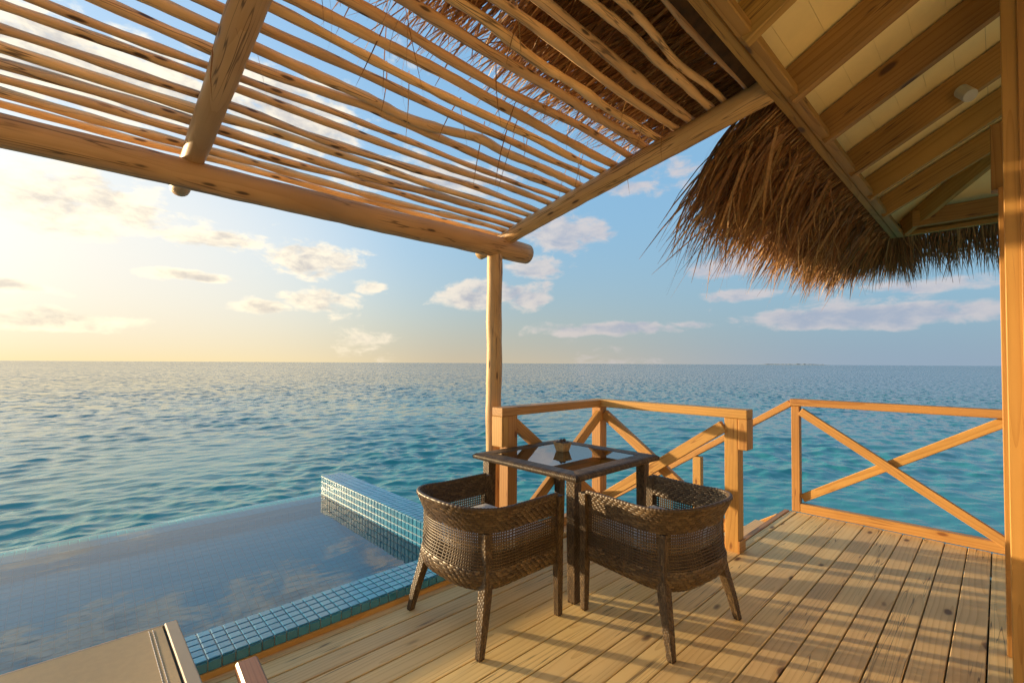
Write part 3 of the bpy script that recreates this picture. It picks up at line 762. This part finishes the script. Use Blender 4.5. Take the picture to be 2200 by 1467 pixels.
bar('brace', (2.53, 2.595, .14), (3.60, 2.595, .93), .045, .085, M_RAIL, ra)
bar('brace', (3.665, 2.585, .93), (3.665, 1.457, .14), .045, .085, M_RAIL, ra)
bar('brace', (3.618, 2.585, .14), (3.618, 1.457, .93), .045, .085, M_RAIL, ra)
rb = empty('deck_railing', (5.08, .7, 0)); tag(rb, 'orange pine railing with one large cross at the far end of the deck', 'railing', 'railings round the deck')
box('post', (5.04, 1.325, 0), (5.11, 1.395, H-T+.008), M_RAIL, rb)
box('post', (5.045, -.105, 0), (5.115, -.035, H-T+.008), M_RAIL, rb)
box('top_rail', (5.02, -1.1, H-T+.010), (5.13, 1.400, H+.008), M_RAIL, rb)
box('bottom_rail', (5.04, -1.1, .001), (5.11, 1.323, .082), M_RAIL, rb)
bar('brace', (5.055, 1.318, .955), (5.055, -.03, .075), .04, .075, M_RAIL, rb)
bar('brace', (5.098, 1.318, .125), (5.098, -.03, .985), .04, .075, M_RAIL, rb)
st = empty('sea_stairs', (4.4, 1.5, -.1)); tag(st, 'pine stair with sloping handrails leading down into the sea', 'stairs')
g = .655
def srail(x):
    bar('handrail', (x, 1.402, 1.030), (x, 4.3, 1.030-g*2.898), .075, .060, M_RAIL, st)
    bar('stringer', (x, 1.475, -.16), (x, 4.3, -.16-g*2.825), .05, .22, M_RAIL, st)
    for y in (2.33, 3.4): box('post', (x-.035, y-.045, -.30-g*(y-1.47)), (x+.035, y+.045, .985-g*(y-1.40)), M_RAIL, st)
srail(5.075)
bar('stringer', (3.80, 1.475, -.16), (3.80, 4.3, -.16-g*2.825), .05, .22, M_RAIL, st)
for k in range(9):
    y = 1.60+k*.30; box('tread', (3.83, y-.13, -.20-g*k*.30), (5.045, y+.13, -.165-g*k*.30), M_DECK, st)

# ------------------------------------------------------------------ wicker
def weave(surf, s0, s1, t0, t1, Ls, Lt, piece=.031, row=.0105, lift=.0045, base=.002, twill=3):
    """interlaced strand segments laid on a surface: surf(s, t) -> (pos, normal); Ls, Lt its size in metres"""
    rows = max(1, int(round(Lt/row))); cols = max(1, int(round(Ls/piece)))
    ds = (s1-s0)/cols; dt = (t1-t0)/rows
    J, I = np.meshgrid(np.arange(rows), np.arange(-1, cols+1), indexing='ij')
    ph = ((J % twill)/twill)
    ph = np.where((J//(twill*2)) % 2 == 0, ph, 1-ph)
    sc_ = s0+(I+.5+ph)*ds; tc = t0+(J+.5)*dt
    sc_ = sc_.ravel(); tc = tc.ravel()
    keep = (sc_ > s0) & (sc_ < s1); sc_ = sc_[keep]; tc = tc[keep]
    us = np.array([-.50, -.25, .25, .50]); vs = np.array([-.46, 0., .46])
    hu = np.array([-.2, .8, .8, -.2]); hv = np.array([.35, 1., .35])
    S = np.clip(sc_[:, None, None]+us[None, :, None]*ds*.98, s0, s1)+0*vs; Tt = np.clip(tc[:, None, None]+vs[None, None]*dt+0*us[None, :, None], t0, t1)
    pos, nor = surf(S, Tt)
    V = pos+nor*(base+lift*(hu[None, :, None]*hv[None, None]))[..., None]
    n = len(sc_); V = V.reshape(-1, 3); o = np.arange(n)[:, None]*12
    loc = np.array([[i*3+j, i*3+3+j, i*3+4+j, i*3+1+j] for i in range(3) for j in range(2)])
    Fq = (o[..., None]+loc[None]).reshape(-1, 4)
    return V, Fq
class Acc:
    def __init__(s): s.V = []; s.F = []; s.n = 0
    def add(s, V, Fq):
        s.V.append(np.asarray(V, float)); s.F.append(np.asarray(Fq)+s.n); s.n += len(V)
    def mesh(s, name, mat, smooth=True): return mesh_np(name, np.vstack(s.V), np.vstack(s.F), mat, smooth)
def prism_leg(P, hw, seedrot=0.):
    """square wrapped leg along points P (n,3) with half widths hw (n,2): core mesh + weave on four sides"""
    P = np.asarray(P, float); hw = np.asarray(hw, float)
    d = np.r_[0, np.cumsum(np.linalg.norm(np.diff(P, axis=0), axis=1))]; L = d[-1]
    core = Acc(); wv = Acc()
    cs_ = np.array([(-1, -1), (1, -1), (1, 1), (-1, 1)], float)
    V = np.concatenate([np.stack([P[:, 0]+c[0]*hw[:, 0]*.93, P[:, 1]+c[1]*hw[:, 1]*.93, P[:, 2]], -1)[:, None] for c in cs_], 1).reshape(-1, 3)
    n = len(P); Fq = [[k*4+q, k*4+(q+1) % 4, k*4+4+(q+1) % 4, k*4+4+q] for k in range(n-1) for q in range(4)]+[[3, 2, 1, 0], [n*4-4, n*4-3, n*4-2, n*4-1]]
    core.add(V, Fq)
    for (nx_, ny_) in ((1, 0), (-1, 0), (0, 1), (0, -1)):
        def surf(S, Tt):
            dd = S*L
            c = np.stack([np.interp(dd, d, P[:, i]) for i in range(3)], -1); a = np.interp(dd, d, hw[:, 0]); b = np.interp(dd, d, hw[:, 1])
            off = np.stack([np.where(nx_ != 0, nx_*a*.95, Tt*a), np.where(ny_ != 0, ny_*b*.95, Tt*b), 0*a], -1)
            return c+off, np.broadcast_to(np.array([nx_, ny_, 0.]), c.shape)
        wv.add(*weave(surf, 0, 1, -1, 1, L, 2*hw[:, 0].max(), 0.026, .0100, .0036, .001))
    return core, wv

ZR, ZBD, ZPB, ZAB = .672, .560, .385, .285       # rim, band bottom, panel bottom, apron bottom
def plan(s, out):
    """U-shaped plan of the tub chair, s 0..1 from the right arm round the back to the left arm"""
    a, xf, xc, bx = .305, .265, -.06, .235
    S = np.asarray(s, float)*(2*(xf-xc)+.86)
    l1 = xf-xc; l2 = .86
    th = np.clip((S-l1)/l2, 0, 1)*np.pi
    e = .72
    X_ = np.where(S < l1, xf-S, np.where(S > l1+l2, xc+(S-l1-l2), xc-bx*np.abs(np.sin(th))**e))
    c = np.cos(th); Y_ = np.where(S < l1, -a, np.where(S > l1+l2, a, -a*np.sign(c)*np.abs(c)**e))
    nx_ = np.where(th <= 0, 0, np.where(th >= np.pi, 0, -np.sin(th))); ny_ = np.where(th <= 0, -1, np.where(th >= np.pi, 1, -np.cos(th)))
    back = np.sin(th)
    return X_, Y_, nx_, ny_, back
PLAN_L = 2*.325+.86
def tub(s, z):
    z = np.asarray(z, float)
    X_, Y_, nx_, ny_, back = plan(s, 0)
    u = np.clip((z-ZBD)/(ZR-ZBD), 0, 1)
    flare = (.010+.044*back)*u**1.25
    waist = -.016*back*np.exp(-((z-.50)/.075)**2)
    belly = .012*np.exp(-((z-.36)/.06)**2)*(.4+back)-(.02+.01*back)*np.clip((.33-z)/.05, 0, 1)**2
    o = flare+waist+belly
    zz = z+.018*back*u-.012*back*np.clip((.36-z)/.08, 0, 1)
    P = np.stack([X_+nx_*o, Y_+ny_*o, zz+0*X_], -1)
    N = np.stack([nx_, ny_, 0*nx_], -1)
    return P, N
def chair_parts():
    out = {}
    band = Acc(); back = Acc()
    outer = lambda S, Z: tub(S, Z)
    def inner(S, Z):
        P, N = tub(S, Z); return P-N*.016, -N
    for sf in (outer, inner): band.add(*weave(sf, 0, 1, ZBD, ZR, PLAN_L, ZR-ZBD+.01, .036, .0122, .0058, .002))
    # dark core sheet of the band
    s = np.linspace(0, 1, 70)
    for z0, z1, offs in ((ZBD, ZR, -.008), (ZAB, ZPB, -.006)):
        zs = np.linspace(z0+.003, z1-.003, 6); S, Z = np.meshgrid(s, zs, indexing='ij'); P, N = tub(S, Z)
        for th in (.003, -.003):
            V = (P+N*(offs+th)).reshape(-1, 3); i = np.arange(69)[:, None]*6; j = np.arange(5)[None]
            back.add(V, np.stack([i+j, i+6+j, i+7+j, i+1+j], -1).reshape(-1, 4))
    out['upper_band'] = band
    apron = Acc(); apron.add(*weave(outer, 0, 1, ZAB, ZPB, PLAN_L, ZPB-ZAB, .036, .0122, .0058, .002))
    def front(S, Z):
        P = np.stack([.268+0*S, -.28+.56*S, Z+0*S], -1); return P, np.broadcast_to(np.array([1., 0, 0]), P.shape)
    apron.add(*weave(front, 0, 1, ZAB+.01, ZPB, .56, .09, .036, .0122, .0058, .002))
    out['apron'] = apron
    # open cane panel: flat strands over and under each other
    cane = Acc()
    def ribbon(P, N, wdir, hw, th):
        n = len(P); V = np.concatenate([(P+wdir*a*hw+N*b*th)[:, None] for a, b in ((-1, -1), (1, -1), (1, 1), (-1, 1))], 1).reshape(-1, 3)
        Fq = [[k*4+q, k*4+(q+1) % 4, k*4+4+(q+1) % 4, k*4+4+q] for k in range(n-1) for q in range(4)]
        cane.add(V, Fq)
    zr = np.arange(ZPB+.006, ZBD-.004, .0145); sr = np.arange(.0, 1.0001, .0150/PLAN_L)
    for i, z in enumerate(zr):
        s_ = np.linspace(0, 1, 110); P, N = tub(s_, np.full_like(s_, z))
        ribbon(P+N*(.0012 if i % 2 else -.0012)[..., None] if False else P+N*.0012, N, np.array([0, 0, 1.]), .0036, .0014)
    for i, s_ in enumerate(sr):
        zz = np.linspace(ZPB-.004, ZBD+.006, 9); P, N = tub(np.full_like(zz, s_), zz)
        w_ = np.stack([-N[:, 1], N[:, 0], 0*N[:, 0]], -1)
        ribbon(P-N*.0012, N, w_, .0036, .0014)
    out['cane_panel'] = cane
    # rolled rim with wound strand
    s_ = np.linspace(0, 1, 420); P, N = tub(s_, np.full_like(s_, ZR+.002)); P = P-N*.008
    rad = .0090+.0020*np.abs(np.sin(np.arange(420)*.55))
    rim = Acc(); V, Fq = tube_np(P, rad, 8, False); rim.add(V, Fq); out['rim'] = rim
    # seat platform
    seat = Acc(); wv = Acc()
    s2 = np.linspace(0, 1, 60); ring = []
    for z, k in ((ZPB-.03, .955), (ZPB+.055, .955), (ZPB+.06, .93)):
        X_, Y_, *_ = plan(s2, 0); ring.append(np.stack([X_*k, Y_*k, np.full_like(X_, z)], -1))
    V = np.vstack(ring+[np.array([[0, 0, ZPB+.06]])])
    Fq = [[r*60+i, r*60+(i+1) % 60, r*60+60+(i+1) % 60, r*60+60+i] for r in range(2) for i in range(60)]
    Fq += [[120+i, 120+(i+1) % 60, 180, 180] for i in range(60)]
    out['_seat'] = (V, Fq)
    # legs
    legs = []
    for sy in (-1, 1):
        P = [(.285, sy*.30, 0), (.280, sy*.302, .25), (.272, sy*.304, .45), (.272, sy*.312, ZR-.005)]
        legs.append(prism_leg(P, [(.016, .016), (.020, .020), (.023, .023), (.024, .024)]))
        P = [(-.288, sy*.308, 0), (-.262, sy*.294, .12), (-.225, sy*.270, .26), (-.205, sy*.256, .38), (-.203, sy*.250, .50), (-.205, sy*.250, ZBD)]
        legs.append(prism_leg(P, [(.015, .015), (.020, .020), (.024, .024), (.025, .025), (.025, .025), (.024, .024)]))
    out['_legs'] = legs
    out['_back'] = back
    return out
CP = chair_parts()
def build_chair(label, loc, rz):
    root = empty('wicker_chair', loc, rz); tag(root, label, 'chair', 'wicker tub chairs at the table')
    for k in ('upper_band', 'apron', 'cane_panel', 'rim'):
        if k+'_me' not in CP: CP[k+'_me'] = CP[k].mesh(k, M_WICK)
        o = obj(k, CP[k+'_me'], root)
        if k != 'rim': o['kind'] = 'stuff'
        if k == 'upper_band': ub = o
    if 'bk' not in CP:
        CP['bk'] = CP['_back'].mesh('band_core', M_WBACK, True); V, Fq = CP['_seat']; CP['st'] = tri_safe(V, Fq, 'seat', M_WICK, False)
        CP['lm'] = [(c.mesh('leg', M_WBACK, False), v.mesh('leg_weave', M_WICK)) for c, v in CP['_legs']]
    obj('band_core', CP['bk'], ub); obj('seat', CP['st'], root)
    for c, v in CP['lm']:
        l = obj('leg', c, root); tag(obj('strands', v, l), kind='stuff')
    return root
build_chair('dark brown wicker tub chair beside the pool, left of the table', (1.712, 2.018, 0), R(0))
build_chair('dark brown wicker tub chair in front of the corner railing, right of the table', (2.415, 1.335, 0), R(83.5))
def cushion(label, loc, rz):
    s2 = np.linspace(0, 1, 48); X_, Y_, *_ = plan(s2, 0); rings = []
    for z, k in ((0, .88), (.012, .915), (.036, .925), (.052, .90), (.060, .84)): rings.append(np.stack([X_*k, Y_*k, np.full_like(X_, z)], -1))
    V = np.vstack(rings+[np.array([[0, 0, .066]])]); m = 48
    Fq = [[r*m+i, r*m+(i+1) % m, r*m+m+(i+1) % m, r*m+m+i] for r in range(4) for i in range(m)]+[[4*m+i, 4*m+(i+1) % m, 5*m, 5*m] for i in range(m)]
    o = obj('seat_cushion', tri_safe(V, Fq, 'seat_cushion', M_CUSH), None, Matrix.Translation(loc) @ Matrix.Rotation(rz, 4, 'Z'))
    tag(o, label, 'cushion', 'cushions on the wicker chairs')
cushion('off-white seat pad inside the chair beside the pool', (1.712, 2.018, ZPB+.0605), 0)
cushion('off-white seat pad inside the chair in front of the corner railing', (2.415, 1.335, ZPB+.0605), R(83.5))

# ------------------------------------------------------------------ table
TC = (2.565, 2.14); TH = .752; HW = .472; IW = .345
def table():
    root = empty('wicker_table', (*TC, 0)); tag(root, 'square brown wicker table with a glass top between the two chairs', 'table')
    base = wm(root)
    core = Acc(); wv = Acc()
    # border: four mitred sides, wrapped across; profile from the inner lip over the top and round the nose
    prof = np.array([(IW, TH-.008), (IW+.004, TH), (HW-.020, TH), (HW-.004, TH-.006), (HW, TH-.018), (HW-.004, TH-.030), (HW-.03, TH-.034), (IW, TH-.034)])
    pl = np.r_[0, np.cumsum(np.linalg.norm(np.diff(prof, axis=0), axis=1))]
    for q in range(4):
        c, s = math.cos(q*math.pi/2), math.sin(q*math.pi/2)
        V = []; n = len(prof)
        for e in (-1, 1):
            for (r, z) in prof: V.append((r*.995 if r > IW else r, e*r, z-.002))
        V = np.array(V); V = np.stack([V[:, 0]*c-V[:, 1]*s, V[:, 0]*s+V[:, 1]*c, V[:, 2]], -1)
        core.add(V, [[k, k+1, n+k+1, n+k] for k in range(n-1)]+[[n-1, 0, n, 2*n-1]])
        # wrapped strands: thin half-round bands across the border, slightly slanted
        w_ = .0125; m = int(2*HW/w_)
        us = np.array([-.5, -.2, .2, .5]); hu = np.array([0, 1., 1., 0])
        for k in range(m):
            a0 = -HW+(k+.5)*w_
            rr_ = np.interp(np.linspace(0, pl[6], 9), pl, prof[:, 0]); zz_ = np.interp(np.linspace(0, pl[6], 9), pl, prof[:, 1])
            nz = np.interp(np.linspace(0, pl[6], 9), pl[:7], [.2, .9, 1., .8, 0, -.8, -1.]); nr = np.interp(np.linspace(0, pl[6], 9), pl[:7], [-.6, -.2, 0., .6, 1., .6, 0.])
            A = a0+us[None]*w_+((rr_-IW)*.28)[:, None]
            lim = rr_[:, None]
            A = np.clip(A, -lim, lim)
            h_ = .0035*hu[None]*(1+.5*math.sin(k*.9)*0)
            X_ = rr_[:, None]+nr[:, None]*h_; Z_ = zz_[:, None]+nz[:, None]*h_
            V = np.stack([X_, A, Z_], -1).reshape(-1, 3)
            V = np.stack([V[:, 0]*c-V[:, 1]*s, V[:, 0]*s+V[:, 1]*c, V[:, 2]], -1)
            wv.add(V, [[i*4+j, i*4+4+j, i*4+5+j, i*4+1+j] for i in range(8) for j in range(3)])
    fr = obj('frame', core.mesh('frame', M_WBACK, False), root); tag(obj('strands', wv.mesh('strands', M_WICK), fr), kind='stuff')
    # woven bed under the glass
    bed = Acc()
    def surf(S, Tt): return np.stack([-IW+2*IW*S, -IW+2*IW*Tt, np.full_like(S+Tt, TH-.024)], -1), np.broadcast_to(np.array([0, 0, 1.]), (*np.broadcast(S, Tt).shape, 3))
    bed.add(*weave(surf, 0, 1, 0, 1, 2*IW, 2*IW, .030, .0105, .004, .001))
    bd = obj('woven_bed', box_mesh(2*IW, 2*IW, .01, M_WBACK, 0), root, base @ Matrix.Translation((0, 0, TH-.030))); tag(obj('strands', bed.mesh('strands', M_WICK), bd, base), kind='stuff')
    obj('glass_top', box_mesh(2*IW+.004, 2*IW+.004, .006, M_GLASS, 0), root, base @ Matrix.Translation((0, 0, TH-.004)))
    ix = HW-.088
    for sx, sy in ((-1, -1), (1, -1), (1, 1), (-1, 1)):
        c_, v_ = prism_leg([(sx*(ix+.012), sy*(ix+.012), 0), (sx*ix, sy*ix, .35), (sx*ix, sy*ix, TH-.034)], [(.026, .026), (.030, .030), (.032, .032)])
        l = obj('leg', c_.mesh('leg', M_WBACK, False), root); tag(obj('strands', v_.mesh('strands', M_WICK), l), kind='stuff')
    # bowl with seeds
    bl = (2.655, 2.245, TH+.0005)
    V = []; prof = [(.034, 0), (.048, .058), (.050, .063), (.045, .063), (.042, .046)]
    for r, z in prof:
        for a, b in ((-1, -1), (1, -1), (1, 1), (-1, 1)): V.append((a*r, b*r, z))
    n = len(prof)
    Fq = [(k*4+q, k*4+(q+1) % 4, k*4+4+(q+1) % 4, k*4+4+q) for k in range(n-1) for q in range(4)]+[(3, 2, 1, 0), (n*4-4, n*4-3, n*4-2, n*4-1)]
    tag(obj('wooden_bowl', mesh_np('wooden_bowl', V, Fq, M_BOWL), None, Matrix.Translation(bl)), 'small square flared wooden bowl on the glass table top', 'bowl')
    bm = bmesh.new(); bmesh.ops.create_icosphere(bm, subdivisions=2, radius=.0135); me = bpy.data.meshes.new('dark_seed'); bm.to_mesh(me); bm.free(); me.materials.append(M_BALL)
    for p in me.polygons: p.use_smooth = True
    rg = random.Random(2)
    for i in range(3):
        for j in range(3):
            o = obj('dark_seed', me, None, Matrix.Translation((bl[0]+(i-1)*.026+rg.uniform(-.003, .003), bl[1]+(j-1)*.026+rg.uniform(-.003, .003), bl[2]+.058+rg.uniform(0, .004))))
            tag(o, 'dark round seed pod heaped in the small wooden bowl', 'seed pod', 'seed pods in the bowl')
    for i in range(2):
        o = obj('dark_seed', me, None, Matrix.Translation((bl[0]+(i-.5)*.027, bl[1]+rg.uniform(-.008, .008), bl[2]+.077))); tag(o, 'dark round seed pod heaped in the small wooden bowl', 'seed pod', 'seed pods in the bowl')
table()

# ------------------------------------------------------------------ lounger and the wooden arm beside it
def lounger():
    Z = .35; X1 = .332; X0 = -.40; Y1 = 2.318; Y0 = .35
    root = empty('sun_lounger', ((X0+X1)/2, (Y0+Y1)/2, 0)); tag(root, 'beige sling sun lounger with stitched hem at the pool edge', 'sun lounger')
    box('side_rail', (X1-.042, Y0, Z-.042), (X1, Y1, Z+.004), M_ALU, root, .004)
    box('side_rail', (X0, Y0, Z-.042), (X0+.042, Y1, Z+.004), M_ALU, root, .004)
    box('end_rail', (X0+.043, Y1-.014, Z-.040), (X1-.043, Y1-.0005, Z+.001), M_ALU, root, .003)
    box('end_rail', (X0+.043, Y0, Z-.040), (X1-.043, Y0+.03, Z-.006), M_ALU, root, .003)
    box('slot', (X1-.0505, Y0+.03, Z-.030), (X1-.0425, Y1-.02, Z-.012), M_DARK, root, 0)
    # sling with a slight sag
    nx_, ny_ = 18, 30; xs_ = np.linspace(X0+.046, X1-.051, nx_); ys_ = np.linspace(Y0+.02, Y1-.016, ny_)
    XX, YY = np.meshgrid(xs_, ys_, indexing='ij'); u = (XX-xs_[0])/(xs_[-1]-xs_[0]); v = (ys_[-1]-YY)/(ys_[-1]-ys_[0])
    ZZ = Z+.002-.018*4*u*(1-u)*np.clip(v*5, 0, 1)
    top = np.stack([XX, YY, ZZ], -1).reshape(-1, 3); bot = top-[0, 0, .003]
    i = np.arange(nx_-1)[:, None]*ny_; j = np.arange(ny_-1)[None]; Fq = np.stack([i+j, i+ny_+j, i+ny_+j+1, i+j+1], -1).reshape(-1, 4)
    V = np.vstack([top, bot])-np.array(wm(root).translation)
    sl = obj('sling', mesh_np('sling', V, np.vstack([Fq, Fq[:, ::-1]+len(top)]), M_SLING, True), root)
    a = Acc()
    for xo in (.082, .094):
        y = Y1-.03
        while y > 1.2:
            zz = Z+.0035-.018*4*.0
            uu_ = (X1-xo-xs_[0])/(xs_[-1]-xs_[0]); vv = (ys_[-1]-y)/(ys_[-1]-ys_[0]); zz = Z+.0030-.018*4*uu_*(1-uu_)*min(1, vv*5)
            V, F_ = tube_np([(X1-xo, y, zz), (X1-xo, y-.008, zz+.0006), (X1-xo, y-.0015-.014, zz)], [.0008, .0012, .0008], 5, False); a.add(V-np.array(wm(root).translation), F_); y -= .019
    tag(obj('stitching', a.mesh('stitching', M_CUSH), sl), kind='stuff')
    for x_ in (X0+.02, X1-.02):
        for y_ in (Y0+.25, Y1-.25): box('leg', (x_-.018, y_-.018, 0), (x_+.018, y_+.018, Z-.043), M_ALU, root)
lounger()
def wood_arm():
    Z = .35
    p1 = Vector((.471, 1.857, Z-.0225)); p0 = Vector((.440, 1.40, Z-.0225))
    root = empty('wooden_armchair', (.44, 1.5, 0)); tag(root, 'reddish brown wooden chair arm poking in at the bottom edge', 'chair')
    bar('arm', p0, p1, .070, .045, M_TEAK, root, .007)
    for x_, y_ in ((.464, 1.78), (.445, 1.46)): box('leg', (x_-.022, y_-.022, 0), (x_+.022, y_+.022, Z-.046), M_TEAK, root)
wood_arm()
